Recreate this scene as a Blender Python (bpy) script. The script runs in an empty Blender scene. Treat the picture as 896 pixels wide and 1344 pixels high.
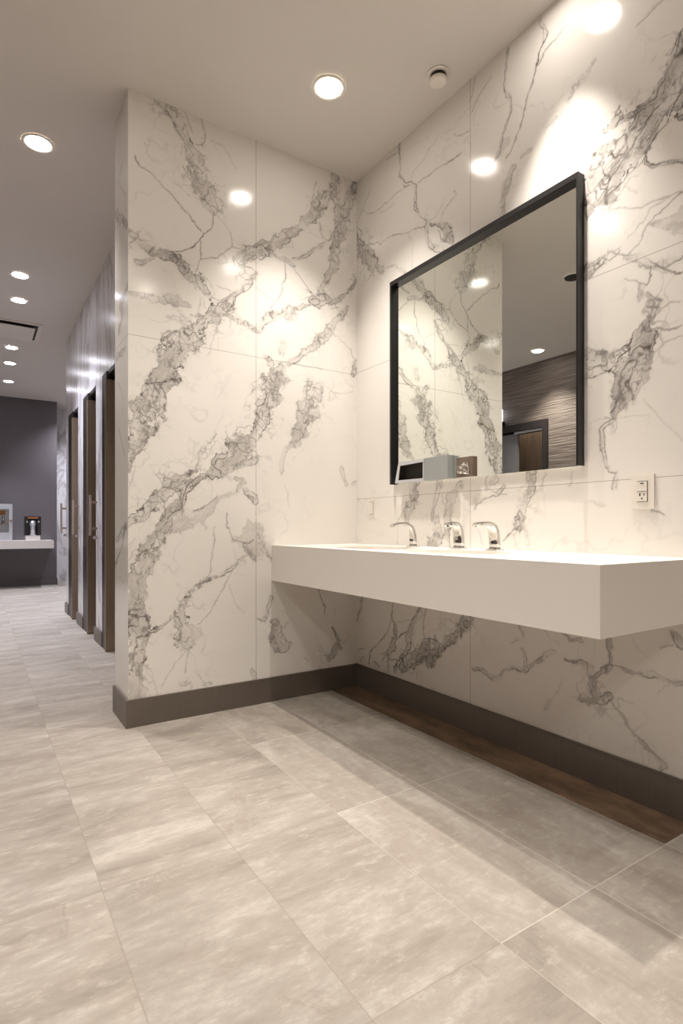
import bpy, bmesh, math
import numpy as np
from mathutils import Vector, Matrix
C = bpy.context.scene.collection
PI = math.pi
H = 3.06           # ceiling height
VEINS_L = """
0.8 0.55 -1.183,3.065,0.0242 -1.135,3.03,0.0279 -1.093,2.99,0.0317 -1.064,2.931,0.0283 -1.029,2.88,0.0392 -0.999,2.82,0.0448 -0.977,2.755,0.0504 -0.948,2.7,0.0434 -0.918,2.645,0.0291 -0.907,2.604,0.0109
0.9 0 -0.907,2.604,0 -0.918,2.514,0 -0.97,2.448,0 -1.007,2.395,0 -1.072,2.349,0 -1.128,2.338,0
0.9 0.6 -1.328,2.387,0.0067 -1.276,2.347,0.0136 -1.223,2.307,0.0206 -1.169,2.308,0.0277 -1.114,2.309,0.0386 -1.064,2.294,0.0354
0.8 0.5 -1.064,2.258,0.0177 -1.014,2.235,0.0393 -0.985,2.199,0.0323 -0.933,2.173,0.0109
0.9 0.5 -0.606,2.497,0.0308 -0.673,2.464,0.0419 -0.754,2.397,0.0263 -0.818,2.336,0.0148
0.8 0.5 -0.168,3.05,0.0208 -0.178,2.963,0.029 -0.236,2.862,0.0329 -0.322,2.746,0.0283 -0.432,2.641,0.0238 -0.538,2.547,0.0312 -0.606,2.494,0.0308
0.7 0.4 -0.149,3.04,0.0167 -0.149,2.923,0.0292 -0.119,2.799,0.0251 -0.129,2.712,0.0209 -0.149,2.606,0.0375 -0.178,2.482,0.0332 -0.236,2.385,0.0164 -0.284,2.292,0.0285
0.7 0.4 -0.007,3.054,0.0213 -0.048,2.956,0.0254 -0.099,2.788,0.0294 -0.139,2.642,0.0292
0.9 0.6 -0.34,2.264,0.0121 -0.284,2.276,0.0448 -0.227,2.289,0.0247 -0.149,2.298,0.0167 -0.068,2.358,0.0106 -0.007,2.457,0.0085
0.8 0.4 -0.284,2.276,0.0163 -0.396,2.211,0.016 -0.503,2.149,0.0236 -0.598,2.098,0.027 -0.656,2.033,0.0191 -0.681,2.028,0.0076
1 0.65 -0.841,2.093,0.0369 -0.91,2.071,0.0437 -0.955,2.011,0.0361 -1.014,1.942,0.0536 -1.086,1.887,0.0564 -1.128,1.809,0.0454 -1.156,1.735,0.0382 -1.237,1.675,0.0137
0.8 0.3 -0.656,2.346,0.0076 -0.722,2.254,0.0151 -0.786,2.194,0.0149 -0.841,2.108,0.0185
0.8 0.3 -0.918,2.063,0.0073 -0.833,2.073,0.0092 -0.77,2.056,0.0094 -0.706,2.046,0.0114 -0.665,2.031,0.0153
0.7 0.4 -0.068,2.282,0.0084 -0.149,2.189,0.0167 -0.227,2.075,0.0247 -0.303,2.004,0.0244 -0.396,1.931,0.016 -0.485,1.869,0.0236 -0.538,1.814,0.039
0.9 0.7 -0.589,1.884,0.0232 -0.546,1.836,0.0545 -0.555,1.773,0.0661
0.8 0 -1.303,2.752,0 -1.276,2.707,0 -1.21,2.682,0 -1.169,2.648,0 -1.114,2.624,0 -1.064,2.57,0 -1.014,2.521,0 -0.97,2.477,0
0.6 0 -1.064,3.072,0 -1.04,3.018,0 -1.017,2.97,0
0.7 0 -0.97,3.061,0 -0.948,2.997,0 -0.955,2.944,0 -0.999,2.913,0
0.3 0 -0.918,2.972,0 -0.857,2.966,0 -0.818,2.914,0 -0.786,2.866,0
0.7 0 -0.802,2.511,0 -0.794,2.438,0 -0.738,2.446,0 -0.706,2.485,0
0.3 0 -0.91,2.604,0 -0.849,2.564,0 -0.802,2.511,0
0.7 0 -0.97,2.441,0 -0.967,2.355,0 -0.999,2.261,0 -0.985,2.192,0 -0.955,2.156,0
0.7 0 -0.485,2.468,0 -0.485,2.389,0 -0.503,2.29,0 -0.572,2.166,0
0.7 0.3 -0.432,2.434,0.0079 -0.485,2.468,0.0118 -0.555,2.473,0.0097 -0.64,2.458,0.0096
0.4 0 -0.485,2.452,0 -0.414,2.407,0 -0.322,2.308,0
0.6 0.3 -0.256,2.725,0.0061 -0.246,2.662,0.0082 -0.198,2.643,0.0083 -0.284,2.578,0.0102 -0.432,2.474,0.0079
0.6 0 -0.198,2.643,0 -0.139,2.759,0
0.4 0 -0.284,2.969,0 -0.312,2.838,0 -0.331,2.751,0
0.35 0 -0.656,2.262,0 -0.589,2.224,0 -0.503,2.212,0
0.5 0.4 -1.328,2.084,0.0101 -1.263,2.086,0.0136 -1.183,2.083,0.0138 -1.128,2.11,0.0245 -1.086,2.098,0.0247 -1.036,2.088,0.0089
0.4 0.1 -1.135,2.003,0.014 -1.086,1.999,0.0176 -1.029,2.014,0.0143
0.4 0 -0.207,2.12,0 -0.109,2.08,0 -0.038,2.034,0 -0.007,1.911,0
0.7 0.5 -0.003,1.963,0.0171 -0.028,1.891,0.017
0.3 0 -0.485,1.885,0 -0.359,1.881,0 -0.246,1.883,0
0.5 0.4 -1.29,2.242,0.0102 -1.223,2.273,0.0137 -1.183,2.298,0.0104
0.6 0.4 -0.494,1.978,0.0197 -0.503,1.937,0.0157
0.6 0.4 -0.467,2.141,0.0158 -0.405,2.161,0.012
0.6 0 -0.97,2.34,0 -0.88,2.364,0 -0.818,2.425,0 -0.794,2.438,0
0.6 0 -0.794,2.401,0 -0.77,2.363,0 -0.673,2.357,0 -0.656,2.346,0
0.5 0 -0.77,2.318,0 -0.722,2.284,0 -0.673,2.312,0
0.6 0 -0.955,2.156,0 -0.91,2.152,0 -0.864,2.147,0 -0.786,2.194,0
0.5 0 -0.88,2.232,0 -0.833,2.206,0 -0.786,2.194,0
0.5 0 -1.064,2.782,0 -1.014,2.714,0 -0.94,2.638,0 -0.903,2.606,0
0.9 0.65 -1.142,1.715,0.0453 -1.183,1.667,0.0519 -1.21,1.594,0.0585 -1.25,1.521,0.0648 -1.27,1.451,0.0612 -1.283,1.382,0.0407 -1.309,1.312,0.0202 -1.328,1.23,0.0101
1 0.65 -0.564,1.77,0.0621 -0.581,1.705,0.0658 -0.615,1.624,0.0577 -0.631,1.545,0.0384 -0.665,1.465,0.0343 -0.722,1.407,0.0642 -0.786,1.35,0.0671 -0.849,1.301,0.0479 -0.91,1.253,0.0364 -0.97,1.214,0.0216
0.9 0.55 -0.97,1.214,0.018 -1.029,1.176,0.0178 -1.072,1.117,0.0177 -1.107,1.06,0.0246 -1.156,0.99,0.0313 -1.19,0.907,0.0449 -1.23,0.838,0.0445 -1.263,0.771,0.0408 -1.283,0.691,0.0441 -1.29,0.61,0.044 -1.296,0.543,0.0473 -1.276,0.473,0.0475 -1.29,0.393,0.044 -1.29,0.312,0.0406 -1.296,0.232,0.0372 -1.29,0.136,0.0338
0.7 0.3 -0.673,1.328,0.019 -0.754,1.292,0.015 -0.833,1.273,0.0148 -0.91,1.239,0.0109
0.9 0.65 -1.331,0.982,0.0268 -1.276,1.016,0.0305 -1.223,1.058,0.0309 -1.169,1.114,0.0381 -1.121,1.165,0.042 -1.057,1.21,0.0177 -0.999,1.249,0.0072
0.8 0.2 -0.999,1.249,0.0054 -0.97,1.337,0.009 -0.94,1.397,0.0091 -0.895,1.444,0.0037
0.6 0 -1.196,1.224,0 -1.176,1.204,0 -1.162,1.177,0
0.7 0 -1.156,1.087,0 -1.149,1.031,0 -1.176,0.989,0
0.9 0 -0.985,1.221,0 -1.043,1.161,0 -1.072,1.103,0 -1.079,1.047,0 -1.142,1.004,0
0.6 0 -0.985,1.292,0 -0.977,1.221,0
0.2 0.4 -1.128,0.948,0.021 -1.057,0.976,0.0532 -0.985,1.005,0.0467 -0.925,1.049,0.0182 -0.857,1.117,0.011 -0.786,1.148,0.0075
0.7 0 -1.014,1.048,0 -0.94,1.071,0 -0.88,1.116,0
0.2 0.4 -0.77,0.902,0.0224 -0.722,0.894,0.0604 -0.676,0.901,0.0761 -0.668,0.84,0.0381
0.9 0 -0.833,1.036,0 -0.83,0.962,0 -0.786,0.895,0 -0.722,0.871,0 -0.673,0.886,0
0.9 0.4 -0.722,0.871,0.0075 -0.714,0.841,0.0151 -0.673,0.787,0.0152
0.9 0.1 -0.714,0.841,0.0057 -0.786,0.753,0.0075 -0.864,0.712,0.0055 -0.94,0.686,0.0091 -1.029,0.62,0.0143 -1.086,0.553,0.0088 -1.135,0.494,0.007 -1.196,0.451,0.0052 -1.243,0.443,0.0051
0.6 0 -0.802,0.739,0 -0.857,0.638,0 -0.925,0.526,0 -0.985,0.459,0
0.3 0 -0.818,0.665,0 -0.794,0.56,0 -0.746,0.496,0
0.6 0 -0.903,0.962,0 -0.903,0.874,0 -0.918,0.787,0 -0.925,0.729,0 -0.948,0.687,0
0.9 0.35 -1.072,0.555,0.0141 -1.079,0.496,0.0459 -1.057,0.437,0.0638 -1.04,0.372,0.0284 -1.04,0.35,0.0107
0.6 0 -1.04,0.35,0 -1.046,0.28,0 -1.05,0.224,0
0.4 0 -1.04,0.343,0 -1.107,0.274,0 -1.176,0.172,0
0.6 0.4 -1.072,0.17,0.0088 -1.029,0.171,0.0089
0.5 0.3 -0.955,0.145,0.009 -0.918,0.147,0.0073
0.3 0 -0.985,0.214,0 -0.948,0.151,0
0.4 0.3 -0.69,0.187,0.0095 -0.673,0.139,0.0114
0.3 0 -1.263,0.295,0 -1.21,0.205,0 -1.19,0.133,0
0.7 0.6 -0.256,1.781,0.0328 -0.303,1.734,0.0609 -0.322,1.675,0.0526 -0.35,1.591,0.0403 -0.386,1.507,0.0441 -0.432,1.436,0.0199
0.4 0 -0.322,1.772,0 -0.246,1.807,0 -0.168,1.76,0 -0.068,1.765,0 -0.028,1.779,0
0.4 0.2 -0.432,1.431,0.0099 -0.485,1.403,0.0118 -0.512,1.323,0.0137 -0.512,1.26,0.0078
0.2 0 -0.485,1.198,0 -0.467,1.12,0 -0.459,1.073,0
0.5 0.3 -0.113,1.306,0.0105 -0.099,1.265,0.0168 -0.079,1.224,0.0127
0.5 0.2 -0.028,1.226,0.0085 -0.007,1.244,0.0107
0.7 0.3 -0.66,0.924,0.0076 -0.623,0.854,0.0096 -0.579,0.792,0.0077
0.7 0.1 -0.656,0.458,0.0076 -0.615,0.454,0.0096 -0.598,0.499,0.0077 -0.572,0.574,0.0058
0.7 0.7 -0.541,0.432,0.0234 -0.529,0.368,0.0391 -0.503,0.303,0.0353 -0.453,0.305,0.0099
0.7 0 -0.275,0.603,0 -0.236,0.502,0 -0.227,0.452,0
0.9 0.6 -0.168,0.364,0.0042 -0.129,0.276,0.0084 -0.145,0.228,0.0292 -0.188,0.184,0.0166
0.5 0 -0.368,0.215,0 -0.34,0.187,0
0.4 0 -0.265,0.243,0 -0.188,0.184,0
0.7 0.4 -0.73,1.165,0.0151 -0.681,1.129,0.0152 -0.673,1.099,0.0114
0.5 0.4 -0.786,1.223,0.0149 -0.738,1.21,0.0188 -0.778,1.156,0.0075
0.2 0.15 -0.665,1.038,0.0191 -0.606,1.07,0.0231
0.15 0.1 -1.237,0.962,0.0274 -1.315,0.827,0.0337 -1.328,0.747,0.0235
"""
VEINS_R = """
0.8 0.1 0.415,3.063,0.0081 0.415,3.006,0.003 0.421,2.954,0.003 0.411,2.887,0.003 0.434,2.859,0.006 0.465,2.807,0.0099 0.508,2.793,0.0049 0.538,2.747,0.0078 0.541,2.694,0.0078 0.538,2.642,0.0078 0.555,2.61,0.0048 0.602,2.565,0.0057 0.63,2.529,0.0057 0.619,2.504,0.0057
0.5 0 0.304,3.035,0 0.351,3.034,0 0.396,3.025,0 0.421,3.043,0
0.7 0 0.538,2.758,0 0.613,2.769,0 0.68,2.757,0 0.744,2.756,0 0.816,2.745,0 0.875,2.741,0
0.35 0 0.508,2.813,0 0.532,2.847,0 0.602,2.863,0 0.636,2.89,0 0.68,2.906,0 0.712,2.928,0
0.4 0 0.831,2.869,0 0.841,2.845,0 0.885,2.827,0 0.927,2.822,0
0.4 0 0.465,2.803,0 0.37,2.803,0 0.304,2.795,0 0.164,2.79,0 0.128,2.811,0 0.075,2.862,0
0.25 0 0.235,2.769,0 0.29,2.751,0 0.37,2.762,0
0.8 0 0.142,2.939,0 0.09,2.899,0 0.037,2.836,0 0.006,2.788,0 0.052,2.732,0 0.045,2.713,0
0.9 0.6 -0.002,2.774,0.0045 0.006,2.699,0.0202 0.045,2.637,0.0399 0.105,2.568,0.0437 0.15,2.507,0.0367 0.171,2.464,0.0129
0.6 0.3 0.207,2.467,0.0085 0.263,2.412,0.021
0.6 0 0.12,2.632,0 0.207,2.604,0 0.235,2.575,0 0.317,2.59,0 0.409,2.566,0 0.484,2.541,0 0.555,2.529,0 0.613,2.507,0
0.4 0 0.484,2.541,0 0.508,2.491,0
0.3 0 0.52,2.455,0 0.514,2.34,0
0.8 0.1 0.63,2.499,0.0038 0.636,2.444,0.0057 0.663,2.394,0.0094 0.712,2.359,0.0148 0.754,2.334,0.011
0.8 0.4 0.647,2.499,0.0038 0.691,2.49,0.0093 0.744,2.462,0.0128 0.775,2.434,0.0181 0.796,2.389,0.0234 0.821,2.342,0.0107
0.6 0 0.723,2.443,0 0.744,2.397,0 0.796,2.36,0
0.6 0 0.728,2.477,0 0.744,2.521,0 0.785,2.545,0 0.836,2.57,0 0.826,2.597,0
0.4 0.2 0.29,2.426,0.0062 0.37,2.412,0.0061 0.459,2.329,0.008
0.9 0.1 1.318,3.047,0.0054 1.33,3.005,0.008 1.349,2.97,0.0159 1.337,2.942,0.004
0.9 0 1.337,2.942,0 1.318,2.913,0 1.305,2.857,0 1.286,2.817,0 1.257,2.77,0 1.244,2.724,0 1.226,2.668,0 1.185,2.603,0 1.152,2.571,0
0.9 0.3 1.257,2.77,0.0014 1.246,2.744,0.0041 1.239,2.704,0.0041 1.226,2.668,0.0014
0.6 0 1.433,2.928,0 1.386,2.917,0 1.337,2.899,0 1.299,2.851,0
0.7 0.1 1.156,3.039,0.0113 1.146,2.99,0.0043 1.135,2.906,0.0029 1.171,2.815,0.0056 1.164,2.751,0.0028 1.135,2.7,0.0043 1.113,2.621,0.0058 1.061,2.58,0.0029
0.2 0.35 1.149,2.646,0.0171 1.113,2.61,0.0115
0.45 0.3 1.561,2.71,0.0049 1.523,2.677,0.0149 1.479,2.667,0.0101 1.457,2.621,0.0064 1.422,2.591,0.0077 1.355,2.58,0.0066
0.3 0.3 1.286,2.535,0.0054 1.233,2.532,0.0069
0.5 0.4 1.185,2.508,0.0112 1.149,2.464,0.0171 1.128,2.407,0.0115 1.135,2.346,0.0114
0.6 0 0.967,3.042,0 0.954,3.002,0 0.934,2.954,0
0.5 0 1.061,2.979,0 0.999,2.949,0 0.942,2.9,0
0.5 0.2 1.804,2.743,0.0033 1.769,2.726,0.0056 1.724,2.715,0.0023
0.3 0.2 1.647,2.838,0.0047 1.607,2.841,0.0036
1 0.75 1.894,2.511,0.0741 1.846,2.433,0.0606 1.812,2.385,0.0769 1.751,2.352,0.0902 1.686,2.317,0.0986 1.628,2.274,0.0927 1.577,2.224,0.0801 1.534,2.186,0.0543
0.9 0 1.87,2.596,0 1.846,2.519,0 1.812,2.464,0 1.786,2.428,0 1.733,2.417,0 1.667,2.43,0 1.628,2.407,0
0.9 0 1.874,2.397,0 1.846,2.364,0 1.821,2.31,0 1.769,2.287,0 1.742,2.23,0 1.677,2.201,0 1.607,2.17,0
0.8 0 1.804,2.39,0 1.733,2.344,0 1.686,2.279,0 1.628,2.236,0 1.577,2.166,0
0.95 0.1 1.751,2.261,0.0034 1.755,2.223,0.0045 1.786,2.193,0.0056 1.821,2.178,0.0055 1.874,2.158,0.0043
0.6 0 1.587,2.132,0 1.657,2.112,0 1.733,2.081,0 1.778,2.077,0 1.821,2.073,0 1.874,2.059,0
0.8 0 1.87,2.057,0 1.821,2.038,0 1.786,2.028,0 1.751,2.009,0 1.733,1.962,0 1.686,1.927,0 1.638,1.956,0
0.5 0 1.821,2.064,0 1.769,2.054,0 1.724,2.012,0 1.686,1.982,0
0.25 0.45 1.751,2.009,0.0068 1.804,1.994,0.0198 1.854,1.979,0.0496 1.894,1.969,0.0698
0.8 0.5 1.647,1.957,0.0094 1.597,1.944,0.0265 1.556,1.931,0.0269 1.523,1.924,0.0248
0.8 0.2 1.677,1.926,0.0047 1.714,1.906,0.0069 1.751,1.882,0.0113 1.786,1.85,0.0044 1.821,1.828,0.0033 1.874,1.79,0.0032
0.7 0.3 1.786,1.855,0.0033 1.838,1.848,0.0087 1.874,1.846,0.0107
0.7 0 1.677,1.847,0 1.724,1.829,0 1.751,1.801,0 1.769,1.821,0 1.769,1.857,0
0.7 0.4 1.733,1.812,0.0068 1.733,1.771,0.0159
0.8 0.4 1.755,1.772,0.0045 1.778,1.729,0.0201 1.773,1.695,0.0112 1.755,1.655,0.0113
0.5 0 1.786,1.69,0 1.821,1.714,0 1.862,1.705,0
0.9 0.1 1.769,1.724,0.0112 1.764,1.681,0.0067
1 0.75 1.764,1.681,0.009 1.746,1.65,0.0226 1.724,1.611,0.0457 1.71,1.56,0.0528 1.696,1.508,0.0508 1.681,1.456,0.0418 1.662,1.404,0.0258 1.638,1.351,0.0095
0.9 0.55 1.686,1.599,0.0162 1.638,1.588,0.0166 1.607,1.567,0.0336 1.566,1.587,0.0366 1.534,1.635,0.0148
0.8 0 1.523,1.528,0 1.566,1.524,0 1.618,1.536,0 1.657,1.508,0
0.7 0.1 1.638,1.347,0.0071 1.607,1.337,0.006 1.582,1.322,0.0061 1.597,1.271,0.0072 1.602,1.203,0.0048 1.618,1.164,0.0036 1.642,1.152,0.0035
0.3 0.2 1.638,1.332,0.0118 1.638,1.304,0.0071
0.7 0 1.764,1.645,0 1.804,1.633,0 1.838,1.616,0 1.874,1.62,0
0.35 0 1.733,1.527,0 1.769,1.545,0 1.821,1.584,0 1.874,1.586,0
0.25 0 1.751,1.414,0 1.795,1.335,0 1.874,1.245,0
0.6 0.2 1.647,1.147,0.0047 1.642,1.105,0.0059
0.6 0.3 1.769,1.026,0.0034 1.808,0.996,0.0033
0.3 0 1.468,1.176,0 1.462,1.126,0
0.2 0.1 1.597,1.04,0.006 1.534,1.057,0.0049 1.457,1.065,0.0038
0.7 0.55 0.538,1.197,0.0321 0.511,1.116,0.0324 0.484,1.046,0.0267 0.465,0.987,0.0119
0.5 0 0.447,1.059,0 0.399,0.987,0 0.393,0.866,0
0.6 0.45 0.723,1.184,0.0166 0.699,1.119,0.0167 0.683,1.052,0.007 0.674,0.997,0.0056
0.7 0.5 0.707,0.996,0.0195 0.715,0.941,0.0444 0.699,0.896,0.039 0.683,0.862,0.028
0.7 0.35 0.861,1.154,0.0265 0.831,1.113,0.0294 0.793,1.06,0.0271 0.786,1.006,0.0271 0.77,0.941,0.0191 0.786,0.865,0.0136
0.8 0.1 0.953,1.05,0.0051 0.987,1.085,0.0064 1.014,1.094,0.005 1.079,1.111,0.0062 1.129,1.137,0.0049
0.6 0.1 1.027,1.144,0.005 1.079,1.111,0.0049 1.141,1.103,0.0036
0.5 0.35 1.066,1.191,0.0248 1.04,1.153,0.0175
0.8 0.4 1.281,1.183,0.0184 1.281,1.137,0.0161 1.247,1.084,0.0163 1.23,1.028,0.0188 1.213,0.972,0.0354
0.7 0 1.213,0.962,0 1.166,0.934,0 1.129,0.894,0
0.3 0.1 1.247,0.953,0.0093 1.259,0.897,0.0093
0.3 0 0.974,0.952,0 1.014,0.882,0
0.4 0 1.346,1.187,0 1.33,1.134,0
0.9 0 0.358,0.549,0 0.351,0.468,0 0.303,0.367,0 0.202,0.28,0 0.135,0.223,0 0.127,0.176,0 0.135,0.151,0
0.9 0.4 0.344,0.467,0.0043 0.378,0.421,0.0063 0.372,0.36,0.0106 0.351,0.306,0.0234 0.317,0.257,0.0129 0.31,0.196,0.0043 0.31,0.144,0.0043
0.8 0 0.47,0.397,0 0.425,0.377,0 0.372,0.339,0
0.9 0.4 0.576,0.55,0.004 0.551,0.494,0.0101 0.514,0.441,0.0142 0.489,0.38,0.0164 0.489,0.322,0.0123 0.425,0.244,0.0083 0.372,0.166,0.0148
0.7 0 0.623,0.543,0 0.599,0.485,0 0.599,0.429,0 0.617,0.385,0
0.3 0 0.385,0.434,0 0.451,0.452,0 0.514,0.477,0
1 0.75 0.932,0.545,0.0251 0.893,0.496,0.0254 0.842,0.444,0.0314 0.79,0.406,0.0319 0.747,0.372,0.0209 0.703,0.337,0.0481 0.658,0.321,0.0586 0.611,0.305,0.0594 0.551,0.269,0.0503 0.489,0.232,0.041 0.425,0.186,0.0167
0.8 0 0.736,0.378,0 0.703,0.391,0 0.658,0.395,0 0.588,0.372,0
0.6 0 0.009,0.218,0 0.073,0.239,0
0.7 0 0.073,0.184,0 0.041,0.145,0
0.6 0.5 0.188,0.171,0.0067 0.217,0.161,0.0066
0.3 0 0.551,0.229,0 0.563,0.151,0
0.3 0 0.658,0.149,0 0.686,0.141,0
0.6 0.4 0.057,0.548,0.0069 0.041,0.464,0.0115 0.009,0.394,0.007
0.8 0 0.26,0.194,0 0.303,0.246,0
0.7 0.2 0.232,0.232,0.0033 0.303,0.246,0.0075
0.7 0 0.317,0.214,0 0.372,0.225,0 0.412,0.225,0
0.7 0.2 0.954,0.294,0.0042 1.006,0.31,0.0056 1.049,0.292,0.0069 1.092,0.285,0.0081 1.133,0.332,0.004 1.186,0.364,0.0052 1.249,0.367,0.0128 1.298,0.403,0.0063 1.38,0.461,0.0098
0.6 0.3 1.224,0.44,0.0039 1.243,0.412,0.009 1.249,0.372,0.0128
0.4 0.3 1.224,0.548,0.0078 1.237,0.504,0.0077
0.3 0.1 1.173,0.467,0.0053 1.212,0.489,0.0052
0.3 0.2 1.346,0.546,0.0037 1.369,0.515,0.0037 1.402,0.497,0.0048
0.5 0.3 1.419,0.548,0.0036 1.457,0.527,0.0059 1.499,0.532,0.0058
0.7 0.7 1.43,0.444,0.0048 1.467,0.44,0.0083 1.509,0.436,0.0105 1.539,0.415,0.0149 1.554,0.386,0.0183 1.554,0.35,0.0091 1.564,0.316,0.0114
0.8 0.7 1.494,0.302,0.0094 1.529,0.307,0.0104 1.589,0.317,0.0135 1.626,0.345,0.0089
0.6 0.6 1.559,0.387,0.0068 1.598,0.423,0.009 1.626,0.456,0.0111 1.626,0.5,0.0067 1.617,0.552,0.0134
0.7 0.2 1.626,0.456,0.0033 1.681,0.454,0.0033 1.733,0.453,0.0053 1.783,0.455,0.0062 1.831,0.445,0.0071 1.87,0.446,0.004
0.5 0.4 1.617,0.32,0.0045 1.654,0.286,0.0044 1.69,0.262,0.0043 1.716,0.227,0.0032 1.75,0.199,0.0074 1.783,0.181,0.0062 1.812,0.158,0.0102 1.8,0.133,0.0041
0.4 0.3 1.369,0.255,0.0098 1.346,0.214,0.0049
0.2 0 1.38,0.268,0 1.424,0.347,0
0.7 0.5 1.835,0.617,0.0061 1.855,0.6,0.0121 1.866,0.577,0.01
0.4 0 1.804,0.554,0 1.839,0.569,0
0.2 0 1.708,0.567,0 1.725,0.527,0 1.75,0.507,0
0.3 0 1.792,0.395,0 1.831,0.433,0
"""
VEINS_S = """
0.8 0.5 0.282,2.6,0.0177 0.12,2.49,0.0225 0.021,2.411,0.0191
0.6 0 0.227,2.737,0 0.045,2.565,0 0.045,2.488,0
0.5 0 0.07,2.788,0 0.146,2.763,0 0.227,2.737,0
0.7 0.4 0.011,2.113,0.0109 0.095,2.087,0.0168 0.173,2.08,0.0172 0.12,2.006,0.0197 0.199,1.962,0.0144
0.4 0 0.282,1.927,0 0.173,1.977,0
0.5 0.2 0.254,1.837,0.0117 0.07,1.835,0.0139
0.5 0 0.227,1.698,0 0.095,1.591,0 0.12,1.529,0
0.5 0 0.227,1.477,0 0.07,1.309,0
0.8 0.3 0.311,0.752,0.006 0.12,0.876,0.0084 0.07,0.966,0.0139
0.7 0.4 0.045,0.966,0.011 0.254,0.896,0.0146
0.4 0 0.227,0.71,0 0.095,0.692,0
"""

# ---------------------------------------------------------------- helpers
def bx(bm, x0, x1, y0, y1, z0, z1, mat=0):
    vs = [bm.verts.new(p) for p in ((x0,y0,z0),(x1,y0,z0),(x1,y1,z0),(x0,y1,z0),(x0,y0,z1),(x1,y0,z1),(x1,y1,z1),(x0,y1,z1))]
    fs = []
    for q in ((0,3,2,1),(4,5,6,7),(0,1,5,4),(1,2,6,5),(2,3,7,6),(3,0,4,7)):
        f = bm.faces.new([vs[i] for i in q]); f.material_index = mat; fs.append(f)
    return fs
def lathe(bm, prof, cx, cy, n=40, mat=0, cap0=True, cap1=True):
    rings = []
    for r, z in prof:
        rings.append([bm.verts.new((cx+r*math.cos(2*PI*i/n), cy+r*math.sin(2*PI*i/n), z)) for i in range(n)])
    for a, b in zip(rings, rings[1:]):
        for i in range(n):
            f = bm.faces.new((a[i], a[(i+1)%n], b[(i+1)%n], b[i])); f.material_index = mat; f.smooth = True
    if cap0: bm.faces.new(rings[0][::-1]).material_index = mat
    if cap1: bm.faces.new(rings[-1]).material_index = mat
def sweep(bm, path, mat=0, n=20, ex=4.0):
    """rounded-rectangle section swept along a path in the XZ plane; path items: x, y, z, half width(Y), half thickness"""
    P = [Vector(p[:3]) for p in path]; rings = []
    for i, p in enumerate(path):
        t = (P[min(i+1, len(P)-1)] - P[max(i-1, 0)]).normalized()
        side = Vector((0,1,0)); nrm = t.cross(side).normalized()
        ring = []
        for k in range(n):
            a = 2*PI*k/n; c, s = math.cos(a), math.sin(a)
            u = math.copysign(abs(c)**(2/ex), c)*p[3]; v = math.copysign(abs(s)**(2/ex), s)*p[4]
            ring.append(bm.verts.new(P[i] + side*u + nrm*v))
        rings.append(ring)
    for a, b in zip(rings, rings[1:]):
        for i in range(n):
            f = bm.faces.new((a[i], a[(i+1)%n], b[(i+1)%n], b[i])); f.smooth = True; f.material_index = mat
    bm.faces.new(rings[0][::-1]); bm.faces.new(rings[-1])
def obj(name, bm, mats, parent=None, bevel=0, seg=2):
    if bevel:
        bmesh.ops.bevel(bm, geom=[e for e in bm.edges if e.calc_face_angle(0) > 0.7], offset=bevel, segments=seg, affect='EDGES', profile=0.5)
    bmesh.ops.recalc_face_normals(bm, faces=bm.faces[:])
    me = bpy.data.meshes.new(name); bm.to_mesh(me); bm.free()
    for m in (mats if isinstance(mats, (list, tuple)) else [mats]): me.materials.append(m)
    o = bpy.data.objects.new(name, me); C.objects.link(o)
    if parent:
        o.parent = parent
        o.matrix_parent_inverse = Matrix.Translation(-parent.location)
    return o
def box(name, x0, x1, y0, y1, z0, z1, mat, parent=None, bevel=0):
    bm = bmesh.new(); bx(bm, x0, x1, y0, y1, z0, z1); return obj(name, bm, mat, parent, bevel)
def tag(o, label=None, cat=None, group=None, kind=None):
    if label: o['label'] = label
    if cat: o['category'] = cat
    if group: o['group'] = group
    if kind: o['kind'] = kind
    return o
def struct(o, label, cat): return tag(o, label, cat, kind='structure')
def thing(name, label, cat, loc, group=None, kind=None):
    o = bpy.data.objects.new(name, None); C.objects.link(o); o.location = loc; o.empty_display_size = .05
    return tag(o, label, cat, group, kind)

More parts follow.
